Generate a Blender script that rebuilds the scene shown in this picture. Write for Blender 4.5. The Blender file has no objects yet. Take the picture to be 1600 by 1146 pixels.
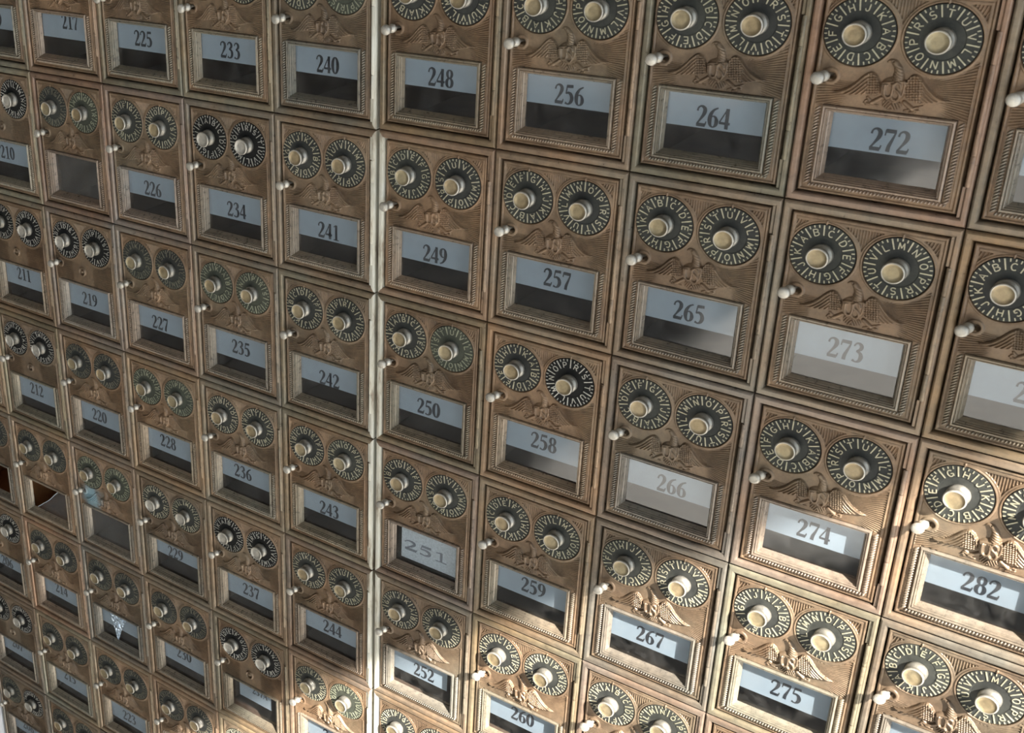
import bpy, math, random
import numpy as np
from mathutils import Vector

random.seed(7)
SC = bpy.context.scene
COL = SC.collection
S = 0.1            # metres per box width
H = 1.3504         # box height in box widths
Z0 = 1.45          # height of the top edge of the first row above the floor

# ------------------------------------------------------------------ camera
cam_data = bpy.data.cameras.new('camera')
cam = bpy.data.objects.new('camera', cam_data)
COL.objects.link(cam)
cam.location = (5.6065 * S, -8.0857 * S, 1.435 * S + Z0)
cam.rotation_mode = 'XYZ'
cam.rotation_euler = (1.11898, 0.06100, 0.75172)
cam_data.sensor_width = 36.0
cam_data.sensor_fit = 'HORIZONTAL'
cam_data.lens = 2036.5637 / 1600 * 36
cam_data.shift_x = (800 - 262.35) / 1600
cam_data.shift_y = (576.98 - 573) / 1600
cam_data.clip_start = 0.02
cam_data.dof.use_dof = True
cam_data.dof.focus_distance = 1.2
cam_data.dof.aperture_fstop = 32
SC.camera = cam

# ------------------------------------------------------------------ light and exposure
world = bpy.data.worlds.new('sky')
SC.world = world
world.use_nodes = True
bg = world.node_tree.nodes['Background']
bg.inputs['Color'].default_value = (0.80, 0.90, 1.0, 1)
bg.inputs['Strength'].default_value = 1.9
sun_data = bpy.data.lights.new('sun', 'SUN')
sun_data.energy = 14.0
sun_data.angle = math.radians(0.6)
sun_data.color = (1.0, 0.95, 0.88)
sun = bpy.data.objects.new('sun', sun_data)
COL.objects.link(sun)
sun.rotation_euler = Vector((-1.85, 1.0, -1.6)).to_track_quat('-Z', 'Y').to_euler()
sun.location = (3, -2, 4)
SC.view_settings.view_transform = 'Standard'
SC.view_settings.look = 'None'
SC.view_settings.exposure = 0.68
SC.view_settings.gamma = 1.0
SC.view_settings.use_curve_mapping = False
SC.cycles.use_denoising = True
SC.cycles.denoising_prefilter = 'ACCURATE'
SC.cycles.max_bounces = 8
SC.cycles.diffuse_bounces = 4
SC.cycles.glossy_bounces = 4
SC.cycles.sample_clamp_indirect = 6.0

# ------------------------------------------------------------------ materials
def new_mat(name):
    m = bpy.data.materials.new(name)
    m.use_nodes = True
    nt = m.node_tree
    return m, nt, nt.nodes['Principled BSDF']

def node(nt, kind, **kw):
    n = nt.nodes.new(kind)
    for k, v in kw.items():
        if k in n.inputs.keys():
            n.inputs[k].default_value = v
        else:
            setattr(n, k, v)
    return n

def noise(nt, scale, detail=4.0, rough=0.6, stretch=None):
    g = nt.nodes.new('ShaderNodeNewGeometry')
    src = g.outputs['Position']
    if stretch:
        mp = nt.nodes.new('ShaderNodeMapping')
        mp.inputs['Scale'].default_value = stretch
        nt.links.new(src, mp.inputs['Vector'])
        src = mp.outputs['Vector']
    n = nt.nodes.new('ShaderNodeTexNoise')
    n.inputs['Scale'].default_value = scale
    n.inputs['Detail'].default_value = detail
    n.inputs['Roughness'].default_value = rough
    nt.links.new(src, n.inputs['Vector'])
    return n

def ramp(nt, fac, stops):
    r = nt.nodes.new('ShaderNodeValToRGB')
    el = r.color_ramp.elements
    while len(el) < len(stops):
        el.new(0.5)
    for e, (p, c) in zip(el, stops):
        e.position = p
        e.color = (*c, 1) if len(c) == 3 else c
    nt.links.new(fac, r.inputs['Fac'])
    return r

def mixc(nt, fac, a, b, mode='MIX'):
    m = nt.nodes.new('ShaderNodeMix')
    m.data_type = 'RGBA'
    m.blend_type = mode
    for sock, v in ((m.inputs[0], fac), (m.inputs[6], a), (m.inputs[7], b)):
        if hasattr(v, 'links'):
            nt.links.new(v, sock)
        elif isinstance(v, (int, float)):
            sock.default_value = v
        else:
            sock.default_value = (*v, 1)
    return m.outputs[2]

def metal(name, dark, mid, light, patina=(0.195, 0.178, 0.128), metallic=0.32, rough=0.42, scale=28, tint=True, bump=0.12, pat_amt=0.45, spec=0.5):
    m, nt, b = new_mat(name)
    n1 = noise(nt, scale, 6, 0.65)
    r1 = ramp(nt, n1.outputs['Fac'], [(0.30, dark), (0.52, mid), (0.75, light)])
    n2 = noise(nt, scale * 0.55, 4, 0.6)
    r2 = ramp(nt, n2.outputs['Fac'], [(0.45, (0, 0, 0)), (0.68, (pat_amt,) * 3)])
    c = mixc(nt, r2.outputs['Color'], r1.outputs['Color'], patina)
    n3 = noise(nt, scale * 9, 3, 0.7)
    r3 = ramp(nt, n3.outputs['Fac'], [(0.3, (0.72, 0.72, 0.72)), (0.7, (1.12, 1.10, 1.06))])
    c = mixc(nt, 1.0, c, r3.outputs['Color'], 'MULTIPLY')
    if tint:
        oi = nt.nodes.new('ShaderNodeObjectInfo')
        c = mixc(nt, 1.0, c, oi.outputs['Color'], 'MULTIPLY')
    nt.links.new(c, b.inputs['Base Color'])
    b.inputs['Metallic'].default_value = metallic
    b.inputs['Specular IOR Level'].default_value = spec
    rr = ramp(nt, n3.outputs['Fac'], [(0.3, (rough - 0.08,) * 3), (0.7, (rough + 0.12,) * 3)])
    nt.links.new(rr.outputs['Color'], b.inputs['Roughness'])
    if bump:
        bp = node(nt, 'ShaderNodeBump', Strength=bump, Distance=0.001)
        nt.links.new(n3.outputs['Fac'], bp.inputs['Height'])
        nt.links.new(bp.outputs['Normal'], b.inputs['Normal'])
    return m

M = {}
M['bronze'] = metal('aged_bronze', (0.135, 0.090, 0.056), (0.232, 0.154, 0.095), (0.325, 0.222, 0.138))
M['frame'] = metal('frame_bronze', (0.165, 0.128, 0.09), (0.25, 0.182, 0.122), (0.36, 0.24, 0.145), patina=(0.245, 0.235, 0.195), rough=0.34, scale=16, pat_amt=0.8)
M['moulding'] = metal('moulding_bronze', (0.21, 0.175, 0.135), (0.285, 0.235, 0.18), (0.37, 0.305, 0.235), patina=(0.27, 0.275, 0.235), rough=0.32)
M['hinge'] = metal('hinge_bronze', (0.18, 0.14, 0.10), (0.26, 0.20, 0.14), (0.35, 0.27, 0.185), rough=0.32)
M['nickel'] = metal('nickel', (0.42, 0.40, 0.36), (0.56, 0.53, 0.47), (0.68, 0.65, 0.58), patina=(0.44, 0.41, 0.34), metallic=0.55, rough=0.42, tint=False, bump=0.06)
M['nickel_side'] = metal('tarnished_nickel', (0.24, 0.23, 0.205), (0.34, 0.325, 0.29), (0.44, 0.42, 0.38), patina=(0.26, 0.25, 0.20), metallic=0.55, rough=0.4, tint=False, bump=0.06)
M['cap'] = metal('brass_cap', (0.27, 0.205, 0.115), (0.36, 0.28, 0.165), (0.44, 0.355, 0.23), patina=(0.40, 0.38, 0.25), metallic=0.5, rough=0.42, tint=False)
M['letter'] = metal('dial_letter_brass', (0.44, 0.41, 0.29), (0.56, 0.52, 0.38), (0.66, 0.62, 0.48), patina=(0.34, 0.36, 0.25), metallic=0.4, rough=0.45, tint=False, bump=0)
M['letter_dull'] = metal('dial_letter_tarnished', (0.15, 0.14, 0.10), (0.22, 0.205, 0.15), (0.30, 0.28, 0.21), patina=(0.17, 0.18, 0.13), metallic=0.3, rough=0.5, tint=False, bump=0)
M['letter_silver'] = metal('dial_letter_silver', (0.50, 0.49, 0.45), (0.64, 0.63, 0.58), (0.74, 0.73, 0.68), metallic=0.5, rough=0.4, tint=False, bump=0)
M['letter_green'] = metal('dial_letter_verdigris', (0.26, 0.275, 0.20), (0.36, 0.375, 0.27), (0.44, 0.45, 0.33), metallic=0.3, rough=0.5, tint=False, bump=0)
M['ground'] = metal('dial_ground_aged', (0.030, 0.031, 0.029), (0.046, 0.048, 0.045), (0.074, 0.076, 0.066), patina=(0.068, 0.072, 0.058), metallic=0.1, rough=0.55, tint=False, spec=0.22, bump=0.05)
M['ground_green'] = metal('dial_ground_verdigris', (0.050, 0.054, 0.043), (0.070, 0.075, 0.058), (0.095, 0.10, 0.075), patina=(0.085, 0.10, 0.08), metallic=0.1, rough=0.58, tint=False, spec=0.22, bump=0.05)
M['ground_black'] = metal('dial_ground_black', (0.008, 0.008, 0.008), (0.012, 0.012, 0.012), (0.018, 0.018, 0.017), patina=(0.012, 0.014, 0.012), metallic=0.0, rough=0.6, tint=False, spec=0.22, bump=0)

def plain(name, col, rough=0.6, metallic=0.0, var=0.12, scale=60):
    m, nt, b = new_mat(name)
    n = noise(nt, scale, 4, 0.6)
    lo = tuple(c * (1 - var) for c in col)
    hi = tuple(c * (1 + var) for c in col)
    r = ramp(nt, n.outputs['Fac'], [(0.3, lo), (0.7, hi)])
    nt.links.new(r.outputs['Color'], b.inputs['Base Color'])
    b.inputs['Roughness'].default_value = rough
    b.inputs['Metallic'].default_value = metallic
    return m

M['card'] = plain('pale_blue_card', (0.275, 0.315, 0.35), 0.7, var=0.05)
M['card_glare'] = plain('glare_white_card', (0.46, 0.49, 0.51), 0.7, var=0.2, scale=500)  # card made brighter: the reflection in its glass is painted into the colour
M['ink'] = plain('dark_ink', (0.010, 0.012, 0.018), 0.6)
M['ink_grey'] = plain('grey_ink', (0.16, 0.17, 0.19), 0.6)
M['body'] = plain('box_interior_brown', (0.085, 0.05, 0.033), 0.7, var=0.3)
M['body_wood'] = plain('box_interior_orange', (0.30, 0.13, 0.045), 0.6, var=0.35, scale=30)
M['tape'] = plain('crumpled_film', (0.42, 0.50, 0.58), 0.12, metallic=0.4, var=0.9, scale=330)  # bright and dark glints of the crumple put into the colour as noise
M['wall'] = plain('plaster', (0.30, 0.28, 0.25), 0.8, var=0.04, scale=8)
M['ceiling'] = plain('ceiling_paint', (0.20, 0.18, 0.16), 0.9, var=0.03, scale=8)
M['floor'] = plain('pale_stone_floor', (0.74, 0.73, 0.70), 0.5, var=0.06, scale=14)
M['trim'] = plain('white_paint', (0.72, 0.73, 0.76), 0.5, var=0.04)
M['panel'] = plain('dark_panel', (0.10, 0.075, 0.055), 0.6, var=0.2)

# cream paint smeared over bronze, with its own worn shape
m, nt, b = new_mat('smeared_cream_paint')
n1 = noise(nt, 60, 5, 0.7, stretch=(1.0, 1.0, 0.22))
r1 = ramp(nt, n1.outputs['Fac'], [(0.37, (0.26, 0.20, 0.14)), (0.47, (0.58, 0.545, 0.44)), (0.66, (0.68, 0.67, 0.59))])
nt.links.new(r1.outputs['Color'], b.inputs['Base Color'])
b.inputs['Roughness'].default_value = 0.4
M['paint'] = m

# verdigris wash on one door
M['bronze_blue'] = metal('bronze_with_blue_verdigris', (0.135, 0.090, 0.056), (0.232, 0.154, 0.095), (0.325, 0.222, 0.138), patina=(0.195, 0.178, 0.128), metallic=0.22)
nt = M['bronze_blue'].node_tree
b = nt.nodes['Principled BSDF']
tc = nt.nodes.new('ShaderNodeTexCoord')
dist = node(nt, 'ShaderNodeVectorMath', operation='DISTANCE')
dist.inputs[1].default_value = ((.27 - .5) * S, .002, (H - .615) * S)
nt.links.new(tc.outputs['Object'], dist.inputs[0])
n = noise(nt, 120, 4, 0.6)
ad = node(nt, 'ShaderNodeMath', operation='MULTIPLY_ADD')
nt.links.new(n.outputs['Fac'], ad.inputs[0])
ad.inputs[1].default_value = .022
nt.links.new(dist.outputs['Value'], ad.inputs[2])
r = ramp(nt, ad.outputs[0], [(0.017, (1, 1, 1)), (0.030, (0, 0, 0))])
old = b.inputs['Base Color'].links[0].from_socket
nt.links.new(mixc(nt, r.outputs['Color'], old, (0.27, 0.40, 0.45)), b.inputs['Base Color'])

def glass_mat(name='window_glass', d0=0.0, d1=0.045):
    m = bpy.data.materials.new(name)
    m.use_nodes = True
    nt = m.node_tree
    nt.nodes.clear()
    out = nt.nodes.new('ShaderNodeOutputMaterial')
    tr = node(nt, 'ShaderNodeBsdfTransparent')
    tr.inputs['Color'].default_value = (0.94, 0.96, 0.97, 1)
    gl = node(nt, 'ShaderNodeBsdfGlossy')
    n = noise(nt, 40, 4, 0.6)
    rr = ramp(nt, n.outputs['Fac'], [(0.35, (0.03,) * 3), (0.7, (0.14,) * 3)])
    nt.links.new(rr.outputs['Color'], gl.inputs['Roughness'])
    fr = node(nt, 'ShaderNodeFresnel', IOR=1.82)
    mx = nt.nodes.new('ShaderNodeMixShader')
    gg = nt.nodes.new('ShaderNodeNewGeometry')
    front = node(nt, 'ShaderNodeMath', operation='SUBTRACT')
    front.inputs[0].default_value = 1.0
    nt.links.new(gg.outputs['Backfacing'], front.inputs[1])
    ff = node(nt, 'ShaderNodeMath', operation='MULTIPLY')
    nt.links.new(fr.outputs[0], ff.inputs[0])
    nt.links.new(front.outputs[0], ff.inputs[1])
    nt.links.new(ff.outputs[0], mx.inputs[0])
    nt.links.new(tr.outputs[0], mx.inputs[1])
    nt.links.new(gl.outputs[0], mx.inputs[2])
    # thin film of dust
    df = node(nt, 'ShaderNodeBsdfDiffuse')
    df.inputs['Color'].default_value = (0.55, 0.52, 0.48, 1)
    dn = noise(nt, 90, 5, 0.7)
    dr = ramp(nt, dn.outputs['Fac'], [(0.40, (d0,) * 3), (0.80, (d1,) * 3)])
    mx2 = nt.nodes.new('ShaderNodeMixShader')
    nt.links.new(dr.outputs['Color'], mx2.inputs[0])
    nt.links.new(mx.outputs[0], mx2.inputs[1])
    nt.links.new(df.outputs[0], mx2.inputs[2])
    nt.links.new(mx2.outputs[0], out.inputs['Surface'])
    return m
M['glass'] = glass_mat()
M['glass_dusty'] = glass_mat('dusty_window_glass', 0.03, 0.11)

# ------------------------------------------------------------------ mesh helpers
def mesh_from(name, verts, faces, mats, fmat=None, smooth=False):
    me = bpy.data.meshes.new(name)
    me.from_pydata([tuple(v) for v in verts], [], [tuple(f) for f in faces])
    for mm in mats:
        me.materials.append(mm)
    if fmat is not None:
        me.polygons.foreach_set('material_index', np.array(fmat, dtype=np.int32))
    if smooth:
        me.polygons.foreach_set('use_smooth', np.ones(len(me.polygons), dtype=bool))
    me.update()
    return me

def L(u, v, h):
    """box units (u right, v down, h towards the viewer) to local metres, origin at the bottom middle of the box front"""
    return ((u - 0.5) * S, -h * S, (H - v) * S)

class MB:
    """collects shapes in box units into one mesh"""
    def __init__(self):
        self.v, self.f, self.m = [], [], []
    def add(self, vs, fs, mat=0):
        o = len(self.v)
        self.v += vs
        self.f += [tuple(i + o for i in f) for f in fs]
        self.m += [mat] * len(fs)
    def box(self, u0, u1, v0, v1, h0, h1, mat=0):
        vs = [L(u, v, h) for h in (h0, h1) for v in (v0, v1) for u in (u0, u1)]
        self.add(vs, [(0, 1, 3, 2), (4, 6, 7, 5), (0, 4, 5, 1), (2, 3, 7, 6), (0, 2, 6, 4), (1, 5, 7, 3)], mat)
    def lathe(self, cu, cv, prof, n=32, mat=0, mats=None, tilt=(0, 0)):
        """prof: list of (radius, h); axis along h; tilt = du, dv per unit h"""
        vs, fs, ms = [], [], []
        for (r, h) in prof:
            for k in range(n):
                a = 2 * math.pi * k / n
                vs.append(L(cu + r * math.cos(a) + tilt[0] * h, cv - r * math.sin(a) + tilt[1] * h, h))
        for i in range(len(prof) - 1):
            for k in range(n):
                k2 = (k + 1) % n
                fs.append((i * n + k, i * n + k2, (i + 1) * n + k2, (i + 1) * n + k))
                ms.append(mats[i] if mats else mat)
        if prof[-1][0] > 1e-6:
            fs.append(tuple((len(prof) - 1) * n + k for k in range(n)))
            ms.append(mats[-1] if mats else mat)
        o = len(self.v)
        self.v += vs
        self.f += [tuple(i + o for i in f) for f in fs]
        self.m += ms
    def ribbon(self, pts, h0, h1, mat=0):
        """pts: (u, v, width) along a stroke, extruded h0..h1"""
        P = np.array([(a[0], a[1]) for a in pts], float)
        W = np.array([a[2] for a in pts], float)
        T = np.gradient(P, axis=0)
        T /= np.maximum(np.linalg.norm(T, axis=1, keepdims=True), 1e-9)
        N = np.c_[-T[:, 1], T[:, 0]]
        A = P + N * W[:, None] / 2
        B = P - N * W[:, None] / 2
        n = len(P)
        vs = [L(*a, h1) for a in A] + [L(*b, h1) for b in B] + [L(*a, h0) for a in A] + [L(*b, h0) for b in B]
        fs = []
        for i in range(n - 1):
            fs += [(i, i + 1, n + i + 1, n + i), (2 * n + i, 3 * n + i, 3 * n + i + 1, 2 * n + i + 1),
                   (i, 2 * n + i, 2 * n + i + 1, i + 1), (n + i, n + i + 1, 3 * n + i + 1, 3 * n + i)]
        fs += [(0, n, 3 * n, 2 * n), (n - 1, 3 * n - 1, 4 * n - 1, 2 * n - 1)]
        self.add(vs, fs, mat)
    def mesh(self, name, mats, smooth=False):
        return mesh_from(name, self.v, self.f, mats, self.m, smooth)

def spline(pts, n=6):
    """Catmull-Rom through points of any dimension"""
    P = np.array(pts, float)
    if len(P) < 3:
        return P
    Q = np.vstack([2 * P[0] - P[1], P, 2 * P[-1] - P[-2]])
    out = []
    for i in range(1, len(Q) - 2):
        for t in np.linspace(0, 1, n, endpoint=False):
            a, b_, c, d = Q[i - 1], Q[i], Q[i + 1], Q[i + 2]
            out.append(0.5 * (2 * b_ + (c - a) * t + (2 * a - 5 * b_ + 4 * c - d) * t * t + (3 * b_ - a - 3 * c + d) * t ** 3))
    out.append(P[-1])
    return np.array(out)

# ------------------------------------------------------------------ digits and letters
DIG = {
    '0': [[(.25 + .165 * math.sin(a), .5 + .46 * math.cos(a), .05 + .105 * abs(math.sin(a))) for a in np.linspace(0, 2 * math.pi, 25)]],
    '1': [[(.27, 0, .13), (.27, .98, .13)], [(.27, .955, .06), (.1, .85, .045)], [(.09, .02, .045), (.45, .02, .045)]],
    '2': [('s', [(.05, .72, .07), (.09, .88, .06), (.21, .96, .08), (.34, .88, .13), (.37, .73, .145), (.32, .55, .12), (.2, .32, .075), (.06, .07, .06)]), [(.05, .065, .13), (.43, .065, .13)], [(.42, .06, .06), (.465, .25, .04)]],
    '3': [('s', [(.06, .79, .05), (.13, .93, .06), (.24, .965, .08), (.345, .86, .13), (.33, .69, .12), (.18, .56, .05)]), ('s', [(.17, .56, .05), (.33, .48, .11), (.385, .3, .145), (.33, .1, .11), (.19, .02, .06), (.06, .09, .1)])],
    '4': [[(.34, 0, .13), (.34, .98, .13)], [(.33, .97, .05), (.03, .29, .05)], [(.02, .27, .09), (.48, .27, .09)]],
    '5': [[(.12, .92, .12), (.43, .94, .12)], [(.13, .96, .05), (.085, .54, .05)], ('s', [(.085, .55, .06), (.2, .6, .09), (.33, .52, .13), (.385, .32, .15), (.33, .12, .12), (.2, .02, .06), (.06, .08, .09)])],
    '6': [('s', [(.43, .96, .05), (.26, .85, .08), (.135, .62, .13), (.105, .35, .15), (.15, .11, .1), (.26, .025, .05), (.37, .12, .11), (.405, .29, .14), (.36, .47, .1), (.26, .55, .05), (.14, .47, .05)])],
    '7': [[(.06, .915, .13), (.45, .915, .13)], [(.05, .70, .045), (.075, .94, .05)], ('s', [(.43, .88, .05), (.32, .5, .09), (.245, .25, .12), (.22, .0, .13)])],
    '8': [[(.25 + .13 * math.sin(a), .745 + .215 * math.cos(a), .045 + .075 * abs(math.sin(a))) for a in np.linspace(0, 2 * math.pi, 21)],
          [(.25 + .155 * math.sin(a), .27 + .245 * math.cos(a), .045 + .095 * abs(math.sin(a))) for a in np.linspace(0, 2 * math.pi, 21)]],
    'A': [[(.04, .02, .05), (.25, .97, .05)], [(.25, .97, .13), (.46, .02, .13)], [(.12, .33, .05), (.38, .33, .05)], [(-.03, .02, .04), (.12, .02, .04)], [(.36, .02, .04), (.54, .02, .04)]],
}
DIG['9'] = [('s', [(.5 - a, 1 - b_, w) for a, b_, w in DIG['6'][0][1]])]

def draw_text(mb, text, cu, cv, hgt, wid, h0, h1, mat, bold=1.0):
    """text centred at cu, cv; each character cell is wid wide"""
    n = len(text)
    for i, ch in enumerate(text):
        u0 = cu + (i - n / 2) * wid
        for k, st in enumerate(DIG[ch]):
            pts = spline(st[1], 5) if st[0] == 's' else np.array(st, float)
            q = [(u0 + p[0] / 0.5 * wid, cv + hgt / 2 - p[1] * hgt, p[2] * bold * (wid / 0.5 + hgt) / 2) for p in pts]
            mb.ribbon(q, h0, h1 + 0.00003 * k, mat)

def arc(cx, cy, rx, ry, a0, a1, n=12):
    return [(cx + rx * math.cos(math.radians(a)), cy + ry * math.sin(math.radians(a))) for a in np.linspace(a0, a1, n)]
LET = {
    'A': [[(0, 0), (.5, 1), (1, 0)], [(.2, .36), (.8, .36)]],
    'B': [[(.08, 0), (.08, 1)], [(.08, 1)] + arc(.5, .76, .38, .24, 90, -90, 8) + [(.08, .52)], [(.08, .52)] + arc(.5, .26, .44, .26, 90, -90, 8) + [(.08, 0)]],
    'C': [arc(.52, .5, .48, .5, 50, 310, 14)],
    'D': [[(.08, 0), (.08, 1)], [(.08, 1)] + arc(.4, .5, .55, .5, 90, -90, 12) + [(.08, 0)]],
    'E': [[(.1, 0), (.1, 1)], [(.1, 1), (.9, 1)], [(.1, .52), (.75, .52)], [(.1, 0), (.9, 0)]],
    'F': [[(.1, 0), (.1, 1)], [(.1, 1), (.9, 1)], [(.1, .52), (.75, .52)]],
    'G': [arc(.52, .5, .48, .5, 50, 340, 16), [(.97, .05), (.97, .45)], [(.97, .45), (.55, .45)]],
    'H': [[(.08, 0), (.08, 1)], [(.92, 0), (.92, 1)], [(.08, .5), (.92, .5)]],
    'J': [[(.75, 1), (.75, .3)] , [(.75, .3)] + arc(.42, .3, .33, .3, 0, -180, 8)],
    'K': [[(.08, 0), (.08, 1)], [(.92, 1), (.08, .38)], [(.35, .58), (.95, 0)]],
    'L': [[(.12, 1), (.12, 0)], [(.12, 0), (.9, 0)]],
    'M': [[(.02, 0), (.1, 1)], [(.1, 1), (.5, .2)], [(.5, .2), (.9, 1)], [(.9, 1), (.98, 0)]],
    'N': [[(.08, 0), (.08, 1)], [(.08, 1), (.92, 0)], [(.92, 0), (.92, 1)]],
    'O': [arc(.5, .5, .47, .5, 0, 360, 20)],
    'P': [[(.1, 0), (.1, 1)], [(.1, 1)] + arc(.5, .73, .4, .27, 90, -90, 9) + [(.1, .46)]],
    'R': [[(.1, 0), (.1, 1)], [(.1, 1)] + arc(.5, .74, .38, .26, 90, -90, 9) + [(.1, .48)], [(.45, .48), (.92, 0)]],
    'S': [arc(.5, .74, .4, .26, 40, 250, 10) + arc(.5, .26, .42, .26, 75, -145, 10)],
    'T': [[(.5, 0), (.5, 1)], [(.02, 1), (.98, 1)]],
    'U': [[(.08, 1), (.08, .35)], [(.08, .35)] + arc(.5, .35, .42, .35, 180, 360, 10), [(.92, .35), (.92, 1)]],
    'V': [[(.02, 1), (.5, 0)], [(.5, 0), (.98, 1)]],
}

DIAL_R = 0.192
def dial_mesh(name, letters, ground, letter):
    """dial centred on the local origin: disc with raised letters, bars and ticks"""
    mb = MB()
    cu, cv = 0.5, H
    mb.lathe(cu, cv, [(DIAL_R, -0.06), (DIAL_R, -0.021), (DIAL_R - 0.003, -0.018), (0.118, -0.0175), (0.112, -0.020), (0.0, -0.020)], 72)
    z0, z1 = -0.020, -0.0135
    def put(u, v, ang):     # u tangential (clockwise), v radial, at clockwise angle ang
        return cu + v * math.sin(ang) + u * math.cos(ang), cv - v * math.cos(ang) + u * math.sin(ang)
    n = len(letters)
    for i, ch in enumerate(letters):
        a = 2 * math.pi * i / n
        w, hh, r0 = (0.033, 0.041, 0.122)
        if ch == 'J':
            w = 0.03
        for st in LET[ch]:
            q = []
            for (x, y) in st:
                q.append((*put((x - 0.5) * w, r0 + y * hh, a), 0.0056))
            mb.ribbon(q, z0, z1, 1)
        b_ = a + math.pi / n
        mb.ribbon([(*put(0, 0.121, b_), 0.0064), (*put(0, 0.187, b_), 0.0078)], z0, z1, 1)
        for k, r_in in ((-1, 0.170), (0, 0.174), (1, 0.170)):
            t = a + k * 2 * math.pi / n / 4
            mb.ribbon([(*put(0, r_in, t), 0.0058), (*put(0, 0.188, t), 0.0066)], z0, z1, 1)
    me = mb.mesh(name, [ground, letter])
    return me

def knob_mesh(name, side, cap):
    mb = MB()
    prof = [(0.064, -0.020), (0.069, -0.014), (0.069, 0.004), (0.064, 0.012), (0.055, 0.018), (0.051, 0.028), (0.053, 0.038), (0.060, 0.046),
            (0.066, 0.053), (0.068, 0.062), (0.067, 0.070), (0.065, 0.0745), (0.062, 0.0760), (0.0575, 0.0760), (0.0555, 0.0715), (0.03, 0.0718), (0.0, 0.0718)]
    mats = [0] * 10 + [2] * 3 + [1] * 4
    mb.lathe(0.5, H, prof, 40, mats=mats)
    return mb.mesh(name, [side, cap, M['nickel']], smooth=True)

# ------------------------------------------------------------------ relief of the doors, as one fine surface split into its parts
DL, DR, DV = 0.2690, 0.6968, 0.3135
D0, D1, E0, E1 = 0.058, 0.939, 0.068, 1.286     # door
W0, W1, V0, V1 = 0.136, 0.850, 0.747, 1.221     # window moulding, outer edge

def seg_dist(U, V, P):
    d = np.full(U.shape, 9.0)
    for (a, b_) in zip(P[:-1], P[1:]):
        ax, ay = a
        dx, dy = b_[0] - ax, b_[1] - ay
        t = np.clip(((U - ax) * dx + (V - ay) * dy) / (dx * dx + dy * dy + 1e-12), 0, 1)
        d = np.minimum(d, np.hypot(U - ax - t * dx, V - ay - t * dy))
    return d

def inside(U, V, P):
    r = np.zeros(U.shape, bool)
    n = len(P)
    for i in range(n):
        x0, y0 = P[i]
        x1, y1 = P[(i + 1) % n]
        if y0 == y1:
            continue
        c = ((y0 > V) != (y1 > V)) & (U < (x1 - x0) * (V - y0) / (y1 - y0) + x0)
        r ^= c
    return r

def poly_depth(U, V, P):
    P = np.asarray(P)
    d = seg_dist(U, V, np.vstack([P, P[:1]]))
    return np.where(inside(U, V, P), d, -d)

def smooth_step(x, a, b_):
    t = np.clip((x - a) / (b_ - a), 0, 1)      # a > b_ gives a falling step
    return t * t * (3 - 2 * t)

def capsule(U, V, pts, r, hgt):
    d = seg_dist(U, V, np.asarray(pts, float))
    return hgt * np.sqrt(np.clip(1 - (d / r) ** 2, 0, 1))

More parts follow.
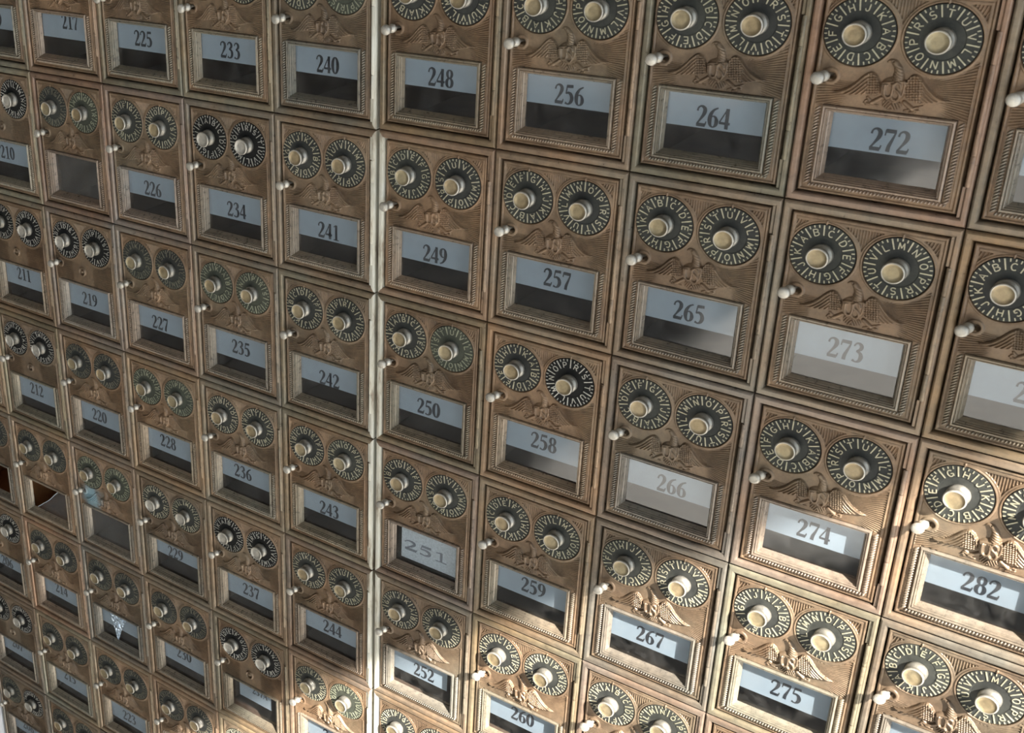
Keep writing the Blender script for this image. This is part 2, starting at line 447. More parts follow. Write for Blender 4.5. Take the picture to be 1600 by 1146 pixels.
def eagle(U, V):
    """height of the eagle above the plate"""
    e = np.zeros(U.shape)
    wl_up = spline([(.166, .662), (.215, .648), (.255, .627), (.29, .594), (.325, .553), (.352, .532), (.375, .526), (.40, .538), (.418, .562), (.436, .60)])
    wl_lo = spline([(.436, .645), (.41, .662), (.36, .664), (.31, .673), (.25, .676), (.205, .672), (.166, .662)])
    wr_up = spline([(.548, .60), (.556, .56), (.573, .526), (.595, .514), (.617, .519), (.645, .544), (.68, .584), (.72, .616), (.765, .636), (.825, .653)])
    wr_lo = spline([(.825, .653), (.765, .657), (.72, .672), (.66, .683), (.61, .677), (.565, .655), (.548, .60)])
    for up, lo, sg in ((wl_up, wl_lo, -1), (wr_up, wr_lo, 1)):
        P = np.vstack([up, lo])
        d = poly_depth(U, V, P)
        du = seg_dist(U, V, up)
        base = 0.014 * smooth_step(d, 0.0, 0.012)
        near = smooth_step(np.abs(U - (0.412 if sg < 0 else 0.588)), .075, .035)
        feather = 0.0055 * np.cos(2 * np.pi * du / 0.0165) * smooth_step(du, 0.004, 0.014)
        scale_ = 0.004 * np.sin(2 * np.pi * (U * 0.8 + V * 0.6) / 0.021) * np.sin(2 * np.pi * (U * 0.6 - V * 0.8) / 0.021)
        quill = 0.0035 * np.cos(2 * np.pi * (V + sg * 0.55 * U) / 0.0135)
        pat = feather * (1 - near) * (1.0 if sg < 0 else .55) + scale_ * near * 1.4
        lead = 0.007 * np.sqrt(np.clip(1 - ((du - 0.006) / 0.008) ** 2, 0, 1))
        w = base + (pat + lead) * smooth_step(d, 0.0, 0.008)
        e = np.where(d > 0, np.maximum(e, w), e)
    # breast, neck and head turned to the left
    q = 1 - ((U - .497) / .066) ** 2 - ((V - .590) / .048) ** 2
    e = np.maximum(e, .015 * np.sqrt(np.clip(q, 0, 1)))
    neck = spline([(.513, .560, .034), (.512, .530, .029), (.507, .503, .024), (.496, .480, .0195), (.482, .464, .0175), (.467, .455, .011), (.455, .455, .0075), (.446, .463, .005)], 5)
    nk = np.zeros(U.shape)
    for (x, y, rr) in neck:
        q = 1 - ((U - x) ** 2 + (V - y) ** 2) / rr ** 2
        nk = np.maximum(nk, (.006 + rr * .45) * np.sqrt(np.clip(q, 0, 1)))
    nk = np.where(nk > 0, nk + .0012 * np.sin(2 * np.pi * (V * .9 - U * .4) / .014) * (V > .478), nk)
    e = np.maximum(e, nk)
    e = np.where(np.hypot(U - .474, V - .456) < .0045, e - .006, e)
    # tail and legs
    tail = [(.455, .672), (.55, .682), (.560, .705), (.552, .725), (.52, .735), (.48, .733), (.452, .716), (.448, .69)]
    d = poly_depth(U, V, tail)
    t = 0.011 * smooth_step(d, 0, .006) * (0.6 + 0.4 * np.cos(2 * np.pi * (U - .50 - (V - .70) * .6 * np.sign(U - .5)) / .0165))
    e = np.where(d > 0, np.maximum(e, t), e)
    for pts, r, hh in (([(.445, .668), (.415, .690), (.395, .703)], .013, .013), ([(.395, .703), (.372, .690), (.362, .697)], .007, .010), ([(.395, .703), (.380, .716), (.368, .716)], .007, .010),
                       ([(.37, .675), (.385, .688)], .008, .009), ([(.355, .706), (.43, .716)], .006, .008),
                       ([(.565, .680), (.59, .697), (.61, .712)], .013, .013), ([(.61, .712), (.635, .700), (.648, .704)], .007, .010), ([(.61, .712), (.63, .720), (.648, .718)], .007, .010),
                       ([(.60, .735), (.625, .728)], .007, .009), ([(.57, .728), (.66, .690)], .005, .008)):
        e = np.maximum(e, capsule(U, V, pts, r, hh))
    # shield with the interlaced US
    sh = spline([(.430, .574), (.455, .566), (.495, .560), (.535, .553), (.561, .556), (.566, .60), (.560, .645), (.54, .675), (.515, .692), (.485, .683), (.452, .664), (.436, .635), (.430, .574)])
    d = poly_depth(U, V, sh)
    s = 0.018 * smooth_step(d, 0, .006)
    s += 0.004 * np.clip(1 - np.abs(d - .010) / .004, 0, 1)
    u_ = spline([(.456, .588), (.457, .62), (.464, .648), (.482, .657), (.497, .645), (.500, .615), (.498, .582)])
    s_ = spline([(.541, .597), (.533, .577), (.515, .572), (.504, .585), (.509, .605), (.530, .622), (.541, .642), (.532, .664), (.512, .668), (.500, .655)])
    us = np.minimum(seg_dist(U, V, u_), seg_dist(U, V, s_))
    s += 0.0085 * smooth_step(-us, -.0080, -.004)
    ser = np.minimum(seg_dist(U, V, np.array([(.446, .588), (.468, .587)])), seg_dist(U, V, np.array([(.488, .582), (.508, .580)])))
    s = np.where(ser < .003, np.maximum(s, .024), s)
    e = np.where(d > 0, np.maximum(s, np.where(d > .004, 0, e)), e)
    return e

def door_height(kind):
    du = 0.0028
    us = np.arange(D0, D1 + du / 2, du)
    vs = np.arange(E0, E1 + du / 2, du)
    U, V = np.meshgrid(us, vs)
    dd = np.minimum(np.minimum(U - D0, D1 - U), np.minimum(V - E0, E1 - V))
    h = np.interp(dd, [0, .0035, .009, .019, .025, .029, .033], [-.085, -.034, -.017, -.015, -.021, -.023, -.020])
    plate = dd > .033
    rL, rR = np.hypot(U - DL, V - DV), np.hypot(U - DR, V - DV)
    r = np.minimum(rL, rR)
    winR = np.minimum(np.minimum(U - W0, W1 - U), np.minimum(V - V0, V1 - V))
    win = winR > 0
    # fan of fine lines on the lower ground
    ground = plate & (V > .42) & (r > .222) & (U > .094) & (U < .897)
    if kind == 'eagle':
        dxu, dyv = U - .50, V - .625
        th = np.arctan2(dyv, np.abs(dxu))
        rad = np.hypot(dxu, dyv)
        lines = 0.0046 * np.cos(th * 2 * np.pi / .041)
        side = smooth_step(rad, .13, .20) * (th < .42) * (th > -1.0) * np.where(U < .5, smooth_step(V, .585, .61), 1.0)
        side = side * (1 - smooth_step(V, .650, .672) * smooth_step(U, .20, .27) * (1 - smooth_step(U, .74, .82)))
    else:
        lines = 0.0065 * np.cos(2 * np.pi * V / .0125)
        side = smooth_step(np.abs(U - .48), .10, .20) * (V > .48)
    h = np.where(ground & ~win, h + lines * side, h)
    # spandrels: sunk corner panels with upright lines
    tri = plate & (r > .222) & (V > .118) & (V < .265)
    tl = tri & (U > .070) & (U < .160) & (V < .190)
    tc = tri & (U > .33) & (U < .63)
    tr = tri & (U > .805) & (U < .893) & (V < .215)
    per = np.where(tc, .0165, .0185)
    h = np.where(tl | tc | tr, h - .008 + .005 * np.cos(2 * np.pi * (U + np.where(tc, 0, .35 * V)) / per), h)
    # raised bands round the dials, and the wells the dials sit in
    h = np.where(plate & (r < .222) & (r > .196), np.maximum(h, -.0195), h)
    h = np.where(plate & (r < .209) & (r > .196), np.maximum(h, -.020 + .0055 * np.sqrt(np.clip(1 - ((r - .2025) / .0065) ** 2, 0, 1))), h)
    h = np.where(r <= .196, -.045, h)
    # index marks over the dials
    for cx in (DL, DR):
        m_ = (np.abs(U - cx) < .0045) & (V > .098) & (V < .122)
        h = np.where(m_, -.010, h)
    # short spur below the left dial and the upright line at the right edge
    h = np.where(plate & (np.abs(U - .900) < .004) & (V > .44) & (V < 1.245), -.014, h)
    h = np.where(plate & (np.abs(U - .0905) < .003) & (V > .64) & (V < 1.245), -.015, h)
    # latch boss with its slot
    rb = np.hypot(U - .152, V - .576)
    h = np.where(rb < .052, np.maximum(np.where(rb < .05, -.024, h), -.022 + .010 * np.sqrt(np.clip(1 - ((rb - .040) / .012) ** 2, 0, 1))), h)
    slot = seg_dist(U, V, np.array([(.128, .573), (.166, .577)]))
    h = np.where(slot < .019, -.075, h)
    h = np.where(winR > -.004, -.030, h)
    ropem = plate & (((U > .093) & (U < .133) & (V > .75) & (V < 1.246)) | ((U > .853) & (U < .893) & (V > .75) & (V < 1.246)) | ((V > 1.220) & (V < 1.248) & (U > .10) & (U < .886)))
    h = np.where(ropem, -.018, h)
    hole = winR > .006
    emb = np.zeros(U.shape, bool)
    if kind == 'eagle':
        e = eagle(U, V)
        emb = (e > .0012) & ~win & (r > .196)
        h = np.where(emb, -.024 + e * 1.5, h)
    else:
        rb = np.hypot(U - .475, V - .612)
        emb = rb < .050
        z = -.022 + .020 * np.sqrt(np.clip(1 - ((rb - .040) / .010) ** 2, 0, 1))
        z = np.maximum(z, -.022 + .016 * np.sqrt(np.clip(1 - (rb / .020) ** 2, 0, 1)))
        z = np.where((rb > .020) & (rb < .031), -.034, z)
        h = np.where(emb, z, h)
    return U, V, h, emb, win, hole

def relief_mesh(name, U, V, h, mask, mats, fmat=None):
    """faces of the height field whose cell is in mask, as one mesh"""
    nr, nc = U.shape
    idx = np.arange(nr * nc).reshape(nr, nc)
    q = np.stack([idx[:-1, :-1], idx[1:, :-1], idx[1:, 1:], idx[:-1, 1:]], -1)[mask]
    used, inv = np.unique(q.ravel(), return_inverse=True)
    u, v, hh = U.ravel()[used], V.ravel()[used], h.ravel()[used]
    co = np.stack([(u - .5) * S, -hh * S, (H - v) * S], -1).astype(np.float32)
    nf = len(q)
    me = bpy.data.meshes.new(name)
    me.vertices.add(len(used))
    me.vertices.foreach_set('co', co.ravel())
    me.loops.add(nf * 4)
    me.loops.foreach_set('vertex_index', inv.astype(np.int32).ravel())
    me.polygons.add(nf)
    me.polygons.foreach_set('loop_start', np.arange(0, nf * 4, 4, dtype=np.int32))
    me.polygons.foreach_set('use_smooth', np.ones(nf, dtype=bool))
    for mm in mats:
        me.materials.append(mm)
    me.update(calc_edges=True)
    me.validate()
    return me

DOORS = {}
for kind in ('eagle', 'plain'):
    U, V, h, emb, win, hole = door_height(kind)
    cell = lambda a: a[:-1, :-1] & a[1:, 1:] & a[1:, :-1] & a[:-1, 1:]
    any_ = lambda a: a[:-1, :-1] | a[1:, 1:] | a[1:, :-1] | a[:-1, 1:]
    fh = cell(hole)
    fe = any_(emb) & ~fh
    fd = ~fh & ~fe
    DOORS[kind] = (relief_mesh('door_' + kind, U, V, h, fd, [M['bronze']]),
                   relief_mesh('emblem_' + kind, U, V, h, fe, [M['bronze']]))
DOOR_BLUE = DOORS['eagle'][0].copy(); DOOR_BLUE.materials[0] = M['bronze_blue']
EMB_BLUE = DOORS['eagle'][1].copy(); EMB_BLUE.materials[0] = M['bronze_blue']

# ------------------------------------------------------------------ other shared parts
def frame_mesh(name, paint=None):
    mb = MB()
    prof = [(.004, -.12), (.004, -.014), (.010, -.004), (.018, 0), (.038, 0), (.046, -.004), (.051, -.014), (.054, -.12)]
    wl, wr, wt, wb = 1.0, 0.80, 1.18, 1.12
    rings = []
    for ins, hh in prof:
        a, b_, c, d = ins * wl, 1 - ins * wr, ins * wt, H - ins * wb
        rings.append([L(a, c, hh), L(b_, c, hh), L(b_, d, hh), L(a, d, hh)])
    for side in range(4):          # top, right, bottom, left
        vs = []
        for r in rings:
            vs += [r[side], r[(side + 1) % 4]]
        fs = [(2 * i, 2 * i + 1, 2 * i + 3, 2 * i + 2) for i in range(len(rings) - 1)]
        mat = 1 if (paint == 'right' and side == 1) or (paint == 'left' and side == 3) else 0
        mb.add(vs, fs, mat)
    pm = 1 if paint == 'right' else 0
    for v0, v1 in ((.060, .240), (1.112, 1.292)):
        mb.box(.9435, .9585, v0, v1, -.12, -.011, pm)
    return mb.mesh(name, [M['frame'], M['paint']])

def hinge_mesh(name, mat):
    mb = MB()
    n = 14
    cu, ch, r = .9675, -.008, .0155
    for v0, v1 in ((.2435, .420), (.4225, .928), (.9305, 1.108)):
        ring = [(cu + r * math.cos(a), ch + r * math.sin(a)) for a in np.linspace(0, 2 * math.pi, n, endpoint=False)]
        vs = [L(u, v, z) for v in (v0, v0 + .004, v1 - .004, v1) for (u, z) in ring]
        sh = [0.85, 1, 1, 0.85]
        vs = [L(cu + (u - cu) * s_, v, ch + (z - ch) * s_) for v, s_ in zip((v0, v0 + .004, v1 - .004, v1), sh) for (u, z) in ring]
        fs = [(i * n + k, i * n + (k + 1) % n, (i + 1) * n + (k + 1) % n, (i + 1) * n + k) for i in range(3) for k in range(n)]
        fs += [tuple(range(n)), tuple(range(4 * n - 1, 3 * n - 1, -1))]
        mb.add(vs, fs)
    return mb.mesh(name, [mat], smooth=True)

def body_mesh(name, mat, back):
    mb = MB()
    a, b_, c, d, z0, z1, t = .012, .988, .014, H - .014, -.125, -2.2, .008
    mb.box(a, a + t, c, d, z1, z0); mb.box(b_ - t, b_, c, d, z1, z0)
    mb.box(a + t, b_ - t, c, c + t, z1, z0); mb.box(a + t, b_ - t, d - t, d, z1, z0)
    if back:
        mb.box(a, b_, c, d, z1 - t, z1)
    return mb.mesh(name, [mat])

def moulding_mesh():
    mb = MB()
    prof = [(.000, -.034), (.001, -.010), (.0035, -.004), (.0075, -.001), (.0125, -.001), (.0155, -.004), (.0165, -.013), (.0185, -.014), (.0195, -.009), (.0235, -.006),
            (.0265, -.008), (.0275, -.022), (.0300, -.0235), (.0330, -.021), (.0350, -.024), (.0360, -.036), (.0400, -.040), (.0520, -.067)]
    rings = [[L(W0 + i_, V0 + i_, h_), L(W1 - i_, V0 + i_, h_), L(W1 - i_, V1 - i_, h_), L(W0 + i_, V1 - i_, h_)] for i_, h_ in prof]
    for side in range(4):
        vs = []
        for r in rings:
            vs += [r[side], r[(side + 1) % 4]]
        mb.add(vs, [(2 * i, 2 * i + 1, 2 * i + 3, 2 * i + 2) for i in range(len(rings) - 1)])
    return mb.mesh('window_frame', [M['moulding']])
MOULDING = moulding_mesh()

def rope_mesh(name, rise):
    mb = MB()
    def strand(cu, cv, ang, a, b_, hh):
        n, k = 8, 4
        vs, fs = [], []
        for i in range(k):
            t = i / (k - 1) * math.pi / 2 * .98
            for j in range(n):
                q = 2 * math.pi * j / n
                x, y = a * math.cos(t) * math.cos(q), b_ * math.cos(t) * math.sin(q)
                vs.append(L(cu + x * math.cos(ang) - y * math.sin(ang), cv + x * math.sin(ang) + y * math.cos(ang), -.016 + hh * math.sin(t)))
        for i in range(k - 1):
            fs += [(i * n + j, i * n + (j + 1) % n, (i + 1) * n + (j + 1) % n, (i + 1) * n + j) for j in range(n)]
        fs.append(tuple((k - 1) * n + j for j in range(n)))
        mb.add(vs, fs)
    for v in np.arange(.770, 1.236, .0195):
        strand(.1125, v, math.radians(-38), .021, .0082, rise)
        strand(.8735, v, math.radians(-38), .021, .0082, rise)
    for u in np.arange(.130, .872, .0195):
        strand(u, 1.2355, math.radians(-62), .015, .0082, rise)
    return mb.mesh(name, [M['moulding']], smooth=True)
ROPE = rope_mesh('rope_border', .017)
ROPE_FLAT = rope_mesh('rope_border_worn', .012)
FRAME = frame_mesh('box_frame')
FRAME_PR = frame_mesh('box_frame_painted_right', 'right')
FRAME_PL = frame_mesh('box_frame_painted_left', 'left')
HINGE = hinge_mesh('hinge', M['hinge'])
HINGE_P = hinge_mesh('hinge_painted', M['paint'])
BODY = body_mesh('box_body', M['body'], True)
BODY_OPEN = body_mesh('box_body_open', M['body_wood'], False)

mb = MB(); mb.box(.176, .812, .788, 1.181, -.072, -.068)
GLASS = mb.mesh('window_glass', [M['glass']])
mb = MB()      # broken pane: only the lower right piece is left
edge = [(.240, 1.160), (.300, 1.118), (.350, 1.075), (.409, 1.034), (.462, .990), (.514, .939), (.560, .890), (.612, .842), (.650, .79)]
pts = edge + [(.812, .79), (.812, 1.181), (.232, 1.181)]
n = len(pts)
mb.add([L(*p, -.068) for p in pts] + [L(*p, -.073) for p in pts], [tuple(range(n)), tuple(range(2 * n - 1, n - 1, -1))] + [(i, n + i, n + (i + 1) % n, (i + 1) % n) for i in range(n)])
for (a, b_) in zip(edge[:-1], edge[1:]):       # pale fracture edge
    mb.add([L(*a, -.0665), L(*b_, -.0665), L(b_[0] + .005, b_[1] + .005, -.0675), L(a[0] + .005, a[1] + .005, -.0675)], [(0, 1, 2, 3)], 1)
GLASS_BROKEN = mb.mesh('broken_glass', [M['glass_dusty'], M['card_glare']])
GLASS_D = GLASS.copy(); GLASS_D.materials[0] = M['glass_dusty']

LETTERS_L, LETTERS_R = 'ABCDEFGHJK', 'LMNOPRSTUV'
DIALS = {}
for key, g_, l_ in (('aged', 'ground', 'letter'), ('green', 'ground_green', 'letter_green'), ('black', 'ground_black', 'letter_silver'), ('dull', 'ground', 'letter_dull')):
    DIALS[key] = (dial_mesh('dial_a_k_' + key, LETTERS_L, M[g_], M[l_]), dial_mesh('dial_l_v_' + key, LETTERS_R, M[g_], M[l_]))
KNOB = knob_mesh('dial_knob', M['nickel_side'], M['cap'])
KNOB_S = knob_mesh('dial_knob_silver', M['nickel_side'], M['nickel'])
mb = MB()
mb.lathe(.128, .573, [(.013, -.10), (.013, -.012), (.022, -.004), (.031, .006), (.034, .016), (.031, .026), (.021, .036), (.018, .044), (.022, .052), (.032, .060), (.038, .070),
                      (.0385, .079), (.035, .087), (.028, .0925), (.018, .095), (.0, .0955)], 28, tilt=(-.22, .02))
LATCH = mb.mesh('latch_knob', [M['nickel']], smooth=True)

def card_mesh(text, du, dv, bottom, style):
    mb = MB()
    u0, u1, top = .178, .810, .770
    ink, hgt, wid, bold = M['ink'], .134, .0735, 1.25
    if style == 'small':          # short card set to the right, low small number
        u0, u1, top = .272, .700, .775
        hgt, wid, ink = .090, .050, M['ink']
    if style == 'wide':           # square card with wide worn grey figures
        u0, u1, top = .234, .778, .800
        hgt, wid, ink, bold = .095, .150, M['ink_grey'], 0.95
    if style == 'narrow':
        u1 = .742
    h1 = -.079
    mb.box(u0, u1, top, bottom, h1 - .004, h1)
    if text:
        draw_text(mb, text, du, dv, hgt, wid, h1 - .001, h1 + .0012, 1, bold)
    return mb.mesh('number_card_' + (text or 'blank'), [M['card_glare'] if style == 'wide' else M['card'], ink])

# ------------------------------------------------------------------ the boxes
# (column, row): number, figure centre u, v, card bottom, letter index under the left and right mark, flags
BOX = {
    (-6, 3): ('204', .475, .92, 1.02), (-6, 4): ('', 0, 0, 0, 'nocard open'), (-6, 5): ('206', .476, .922, .995, 'B'), (-6, 6): ('207', .449, .872, 1.028, 'B'), (-6, 7): ('208', .439, .887, 1.02, 'blackR'),
    (-5, 0): ('209', .475, .92, 1.005), (-5, 1): ('210', .432, .911, 1.02, 'B'), (-5, 2): ('211', .468, .893, 1.033, 'B'), (-5, 3): ('212', .455, .919, 1.060, 'B'),
    (-5, 4): ('', 0, 0, 0, 'nocard broken open'), (-5, 5): ('214', .477, .900, 1.037), (-5, 6): ('215', .440, .888, 1.049), (-5, 7): ('216', .475, .92, 1.03),
    (-4, 0): ('217', .560, .850, 1.009), (-4, 1): ('', 0, 0, 0, 'nocard greenR', 5.3, None), (-4, 2): ('219', .475, .935, 1.042, 'B', 3.0, 4.2), (-4, 3): ('220', .453, .931, 1.039),
    (-4, 4): ('', 0, 0, 0, 'nocard blue green'), (-4, 5): ('', 0, 0, 1.020, 'torn'), (-4, 6): ('223', .475, .965, 1.075),
    (-3, 0): ('225', .492, .911, 1.018), (-3, 1): ('226', .482, .934, 1.020, '', 5.2, 3.6), (-3, 2): ('227', .459, .945, 1.032), (-3, 3): ('228', .452, .915, 1.044, 'green'),
    (-3, 4): ('229', .448, .915, .985, 'dark'), (-3, 5): ('230', .468, .890, 1.042), (-3, 6): ('231', .475, .92, 1.03),
    (-2, 0): ('233', .494, .909, 1.007), (-2, 1): ('234', .494, .947, 1.040, 'black', .3, 5.0), (-2, 2): ('235', .481, .930, 1.058, 'green'), (-2, 3): ('236', .441, .915, 1.020, '', 1.2, None),
    (-2, 4): ('237', .485, .938, 1.055, 'black', .8, 6.5), (-2, 5): ('237A', .545, .860, 1.012, 'B small'), (-2, 6): ('238', .475, .92, 1.03),
    (-1, 0): ('240', .490, .918, 1.005, 'greenR'), (-1, 1): ('241', .489, .940, 1.025, '', 8.4, 9.4), (-1, 2): ('242', .483, .957, 1.025, '', 3.2, 5.0), (-1, 3): ('243', .471, .944, 1.020, '', 3.1, 2.9),
    (-1, 4): ('244', .497, .923, 1.020, '', 9.2, 8.2), (-1, 5): ('245', .48, .93, 1.03, 'greenR'),
    (0, 0): ('248', .487, .912, .997, '', 5.0, 4.0), (0, 1): ('249', .483, .939, 1.023, '', 3.6, 8.4), (0, 2): ('250', .466, .935, 1.025, 'greenR', 1.2, 8.0), (0, 3): ('251', .480, .985, 1.128, 'wide', 3.3, 8.7),
    (0, 4): ('252', .500, .938, 1.028, 'narrow', 8.2, 5.1), (0, 5): ('253', .48, .93, 1.03, '', 5.2, 1.0),
    (1, 0): ('256', .498, .911, .997, '', 4.8, 6.4), (1, 1): ('257', .510, .905, 1.009, '', 5.6, 2.5), (1, 2): ('258', .499, .911, 1.030, 'blackR', 8.3, 4.5), (1, 3): ('259', .503, .911, 1.025, '', 4.4, .3),
    (1, 4): ('260', .490, .912, 1.03, '', 2.0, 3.0),
    (2, 0): ('264', .482, .930, 1.010, '', 9.1, 4.0), (2, 1): ('265', .480, .922, 1.020, '', 1.45, 8.1), (2, 2): ('266', .510, .929, 1.010, '', 5.45, 2.8), (2, 3): ('267', .490, .935, 1.040, '', 7.6, 8.0),
    (2, 4): ('268', .48, .93, 1.03, '', .5, 2.2),
    (3, 0): ('272', .512, .927, 1.010, '', 7.7, 6.8), (3, 1): ('273', .481, .928, 1.030, '', 1.6, 1.0), (3, 2): ('274', .490, .926, 1.023, '', 7.5, 7.8), (3, 3): ('275', .501, .933, 1.043, '', 8.7, 3.0),
    (3, 4): ('276', .48, .93, 1.03),
    (4, 0): ('280', .48, .93, 1.02, '', 2.0, 5.0), (4, 1): ('281', .520, .936, 1.03, '', 1.9, 6.0), (4, 2): ('282', .490, .926, 1.025, '', 6.8, 4.0), (4, 3): ('283', .48, .93, 1.03, '', 3.8, 1.0),
}
TORN = None
def torn_mesh():
    """crumpled strip of film hanging from the top of the window, ending in a point"""
    rnd = random.Random(5)
    nr, nc = 22, 13
    vs, fs = [], []
    for i in range(nr):
        t = i / (nr - 1)
        l = .300 + (.425 - .300) * t ** .9
        r_ = .650 + (.442 - .650) * (t ** .62 if t > .0 else 0)
        for j in range(nc):
            s_ = j / (nc - 1)
            k = 0.0 if j in (0, nc - 1) else 1.0
            vs.append(L(l + (r_ - l) * s_ + k * rnd.uniform(-.004, .004), .790 + (1.175 - .790) * t, -.064 + k * rnd.uniform(-.003, .011) * (1 - .4 * t)))
    for i in range(nr - 1):
        for j in range(nc - 1):
            a = i * nc + j
            fs.append((a, a + nc, a + nc + 1, a + 1))
    return mesh_from('torn_film', vs, fs, [M['tape']])

def link(name, me, parent, loc=None, rot=None, tint=None):
    o = bpy.data.objects.new(name, me)
    COL.objects.link(o)
    o.parent = parent
    if loc is not None:
        o.location = loc
    if rot is not None:
        o.rotation_euler = rot
    if tint is not None:
        o.color = (*tint, 1)
    return o

SPECIAL = {
    (-6, 3): 'bronze box at the left photo edge, directly above the box with the orange interior',
    (-6, 4): 'bronze box at left photo edge whose bare window shows an orange-brown interior',
    (-5, 0): 'bronze box with blank-looking card in the top left corner of the photo',
    (-5, 4): 'bronze box with broken window glass, a curved shard left in the lower corner',
    (-4, 1): 'bronze box with no number card and a dark empty window, below box 217',
    (-4, 4): 'bronze box with no number card and blue verdigris on the eagle, below box 220',
    (-4, 5): 'bronze box with a torn crumpled silver strip hanging over its number card',
    (-5, 7): 'bronze box cut off at the bottom edge, directly below box 215',
    (-3, 6): 'bronze box cut off at the bottom edge, directly below box 230',
    (-2, 6): 'bronze box of which only the top frame shows, directly below box 237A',
    (-1, 5): 'bronze box half in sunlight at the bottom edge, directly below box 244',
    (0, 5): 'sunlit bronze box cut off at the bottom edge, directly below box 252',
    (2, 4): 'sunlit bronze box cut off at the bottom edge, directly below box 267',
    (3, 4): 'corner of a sunlit bronze box at the bottom edge, directly below box 275',
    (4, 0): 'bronze box cut off by the right photo edge, beside box 272',
    (4, 1): 'bronze box numbered 281, cut off at right edge, beside box 273',
    (4, 3): 'sunlit bronze box at the lower right corner, directly below box 282',
}
LOOK = {'B': 'with a round button and no eagle', '': 'with a raised eagle and letter dials'}
rng = random.Random(11)
for (c, r), spec in sorted(BOX.items()):
    spec = list(spec) + [''] * (5 - len(spec)) if len(spec) < 5 else list(spec)
    text, du, dv, bottom, flags = spec[:5]
    fl = flags.split()
    iL = spec[5] if len(spec) > 5 and spec[5] is not None else rng.uniform(0, 10)
    iR = spec[6] if len(spec) > 6 and spec[6] is not None else rng.uniform(0, 10)
    off, zo = (.012, 0) if c >= 0 else (-.012, -.0114)
    root = bpy.data.objects.new('post_office_box', None)
    COL.objects.link(root)
    root.empty_display_size = .02
    root.location = ((c + off + .5) * S, 0, Z0 + (-(r + 1) * H + zo) * S)
    kind = 'plain' if 'B' in fl else 'eagle'
    if (c, r) in SPECIAL:
        lab = SPECIAL[(c, r)]
    elif 'B' in fl:
        lab = f'bronze post office box numbered {text}, plain door with round button and black dials'
    elif 'wide' in fl:
        lab = f'bronze post office box numbered {text} in wide worn grey figures'
    elif 'black' in fl:
        lab = f'bronze post office box numbered {text}, eagle door with black and silver dials'
    else:
        lab = f'bronze post office box numbered {text} with raised eagle and two letter dials'
    root['label'] = lab
    root['category'] = 'mailbox'
    root['group'] = 'bank of numbered post office boxes'
    base = rng.uniform(.84, 1.14)
    warm = rng.uniform(-.05, .05)
    tint = (base * (1 + warm), base, base * (1 - warm))
    ftint = tuple(t * rng.uniform(.95, 1.05) for t in tint)
    fw = rng.choice([-.03, 0, 0, .03, .06])
    ftint = (ftint[0] * (1 + fw), ftint[1], ftint[2] * (1 - fw))
    # frame, hinge, body
    if c == -1 and r >= 0:
        link('box_frame', FRAME_PR, root, tint=ftint)['label'] = 'frame with cream paint smeared on its right side'
        link('hinge', HINGE_P, root, tint=ftint)
    else:
        fo = link('box_frame', FRAME_PL if (c == 0 and r >= 1) else FRAME, root, tint=ftint)
        if c == 0 and r >= 1:
            fo['label'] = 'frame with cream paint smeared on its left side'
        link('hinge', HINGE, root, tint=ftint)
    link('box_body', BODY_OPEN if 'open' in fl else BODY, root)
    # door with emblem, moulding and glass
    dm, em = DOORS[kind]
    if 'blue' in fl:
        dm, em = DOOR_BLUE, EMB_BLUE
    door = link('door', dm, root, tint=tint)
    link('eagle_emblem' if kind == 'eagle' else 'round_button', em, door, tint=tint)
    mt = tuple(.5 * (a + b_) for a, b_ in zip(tint, ftint))
    link('window_frame', MOULDING, door, tint=mt)
    link('rope_border', ROPE_FLAT if kind == 'plain' else ROPE, door, tint=mt)
    if 'broken' in fl:
        link('window_glass', GLASS_BROKEN, door)['label'] = 'curved shard of broken glass'
    elif 'open' not in fl:
        link('window_glass', GLASS_D if 'nocard' in fl else GLASS, door)
    if 'nocard' not in fl:
        style = 'small' if 'small' in fl else 'wide' if 'wide' in fl else 'narrow' if 'narrow' in fl or 'torn' in fl else ''
        link('number_card', card_mesh(text, du, dv, bottom, style), root)
    if 'torn' in fl:
        o = link('torn_film_strip', torn_mesh(), root)
        o['label'] = 'crumpled silvery strip ending in a point'
    # dials with knobs, latch
    for side, cu, idx in ((0, DL, iL), (1, DR, iR)):
        key = 'aged'
        if 'B' in fl or 'black' in fl or ('blackR' in fl and side):
            key = 'black'
        elif 'green' in fl or ('greenR' in fl and side):
            key = 'green'
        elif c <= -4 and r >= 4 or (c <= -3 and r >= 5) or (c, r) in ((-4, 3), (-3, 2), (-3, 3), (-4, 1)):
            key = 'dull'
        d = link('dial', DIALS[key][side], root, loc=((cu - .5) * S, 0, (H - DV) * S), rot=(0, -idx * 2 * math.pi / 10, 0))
        if key == 'black':
            d['label'] = 'black dial with silver letters'
        elif key == 'green':
            d['label'] = 'green tarnished dial'
        elif key == 'dull':
            d['label'] = 'dark tarnished dial'
        kb = link('dial_knob', KNOB_S if ('B' in fl or c == -6 or 'dark' in fl or 'black' in fl) else KNOB, d)
    link('latch_knob', LATCH, root)

# ------------------------------------------------------------------ the room
def struct(name, x0, x1, y0, y1, z0, z1, mat, kind='structure'):
    vs = [(x, y, z) for z in (z0, z1) for y in (y0, y1) for x in (x0, x1)]
    fs = [(0, 2, 3, 1), (4, 5, 7, 6), (0, 1, 5, 4), (2, 6, 7, 3), (0, 4, 6, 2), (1, 3, 7, 5)]
    o = bpy.data.objects.new(name, mesh_from(name, vs, fs, [mat]))
    COL.objects.link(o)
    o['kind'] = kind
    return o

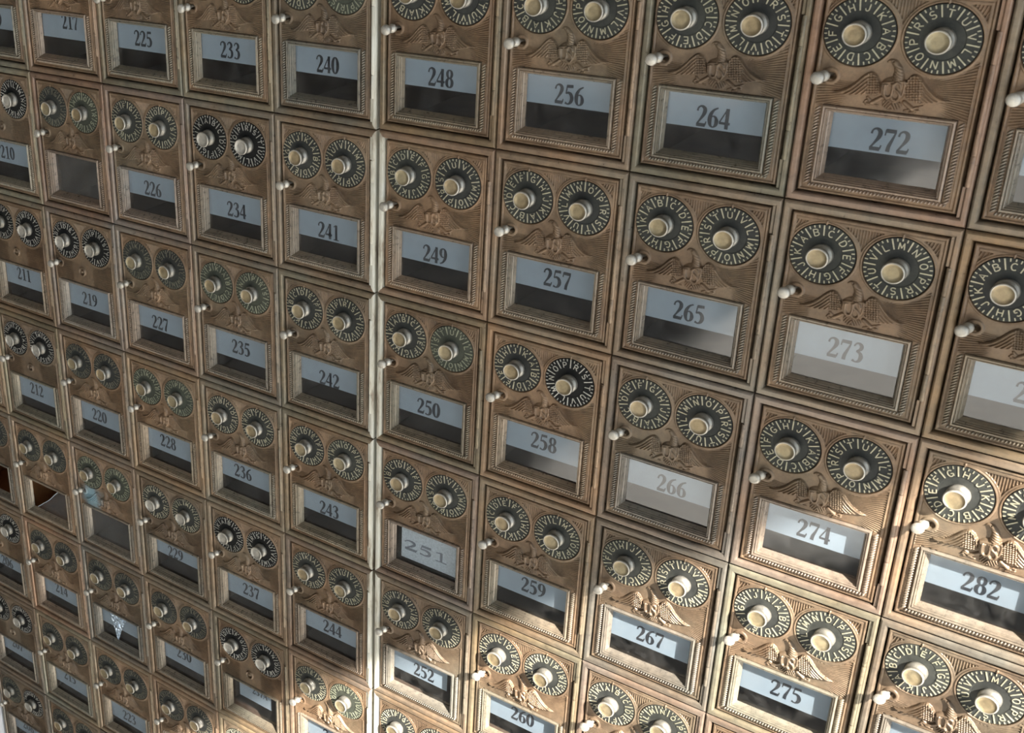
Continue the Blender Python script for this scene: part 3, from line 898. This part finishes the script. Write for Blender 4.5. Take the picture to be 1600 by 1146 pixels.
def struct_multi(name, boxes, mat):
    vs, fs = [], []
    for (x0, x1, y0, y1, z0, z1) in boxes:
        o = len(vs)
        vs += [(x, y, z) for z in (z0, z1) for y in (y0, y1) for x in (x0, x1)]
        fs += [tuple(i + o for i in f) for f in ((0, 2, 3, 1), (4, 5, 7, 6), (0, 1, 5, 4), (2, 6, 7, 3), (0, 4, 6, 2), (1, 3, 7, 5))]
    ob = bpy.data.objects.new(name, mesh_from(name, vs, fs, [mat]))
    COL.objects.link(ob)
    ob['kind'] = 'structure'
    return ob

XL, XR, YB, ZC = -4.0, 2.0, -6.5, 3.2
bx0, bx1 = (-6.012) * S - .002, (5.012) * S + .002
bz1 = Z0 + .002
bz0 = Z0 - 8 * H * S - .012
struct('floor', XL, XR, YB, 1.4, -.1, 0, M['floor'])
struct('ceiling', XL - .2, XR + .2, YB - .2, 1.6, ZC, ZC + .1, M['ceiling'])
struct_multi('wall_front', [(XL, bx0 - .045, 0, .1, 0, ZC), (bx1, XR, 0, .1, 0, ZC), (bx0 - .045, bx1, 0, .1, bz1, ZC), (bx0 - .045, bx1, 0, .1, 0, bz0)], M['wall'])
struct('trim_left', bx0 - .045, bx0 - .0005, -.006, .1, bz0, bz1, M['trim'])
# blank panels in the bank where the photo shows no boxes
rmax = {}
for (c, r) in BOX:
    rmax[c] = max(rmax.get(c, 0), r)
rmin = {}
for (c, r) in BOX:
    rmin[c] = min(rmin.get(c, 9), r)
pan = []
for c in range(-6, 5):
    off, zo = (.012, 0) if c >= 0 else (-.012, -.0114)
    x0, x1 = (c + off) * S, (c + off + 1) * S
    if rmax[c] < 7:
        pan.append((x0 + .0004, x1 - .0004, .0, .08, bz0, Z0 + (-(rmax[c] + 1) * H + zo) * S - .0006))
    if rmin[c] > 0:
        pan.append((x0 + .0004, x1 - .0004, .0, .08, Z0 + (-rmin[c] * H + zo) * S + .0006, bz1))
struct_multi('wall_front_panel', pan, M['panel'])
# sorting room behind the boxes
struct_multi('wall_sorting_room', [(XL - .1, XR + .1, 1.4, 1.5, -.1, ZC), (XL - .1, XL, 0, 1.4, -.1, ZC), (XR, XR + .1, 0, 1.4, -.1, ZC)], M['body_wood'])
lamp = bpy.data.lights.new('sorting_room_lamp', 'AREA')
lamp.energy = 14
lamp.size = .6
lamp.color = (1.0, .72, .42)
lo = bpy.data.objects.new('sorting_room_lamp', lamp)
COL.objects.link(lo)
lo.location = (-.5, .9, 2.6)
# side walls with tall windows on the right, unseen back opening added for ambient light
struct('wall_left', XL - .1, XL, YB - .1, 0, -.1, ZC, M['wall'])
zl1, zl2 = Z0 + 1.075 + .104, Z0 + .86 + .104
struct_multi('wall_right', [(XR, XR + .12, YB - .1, -6.0, -.1, ZC), (XR, XR + .12, -2.8, -1.45, -.1, ZC), (XR, XR + .12, -.35, 0, -.1, ZC),
                            (XR, XR + .12, -6.0, -2.8, zl2, ZC), (XR, XR + .12, -1.45, -.35, zl1, ZC), (XR, XR + .12, -6.0, -2.8, -.1, .15), (XR, XR + .12, -1.45, -.35, -.1, .15)], M['wall'])
struct_multi('wall_back', [(XL, -.4, YB - .1, YB, -.1, ZC), (1.2, XR, YB - .1, YB, -.1, ZC), (-.4, 1.2, YB - .1, YB, 2.5, ZC), (-.4, 1.2, YB - .1, YB, -.1, .9)], M['wall'])
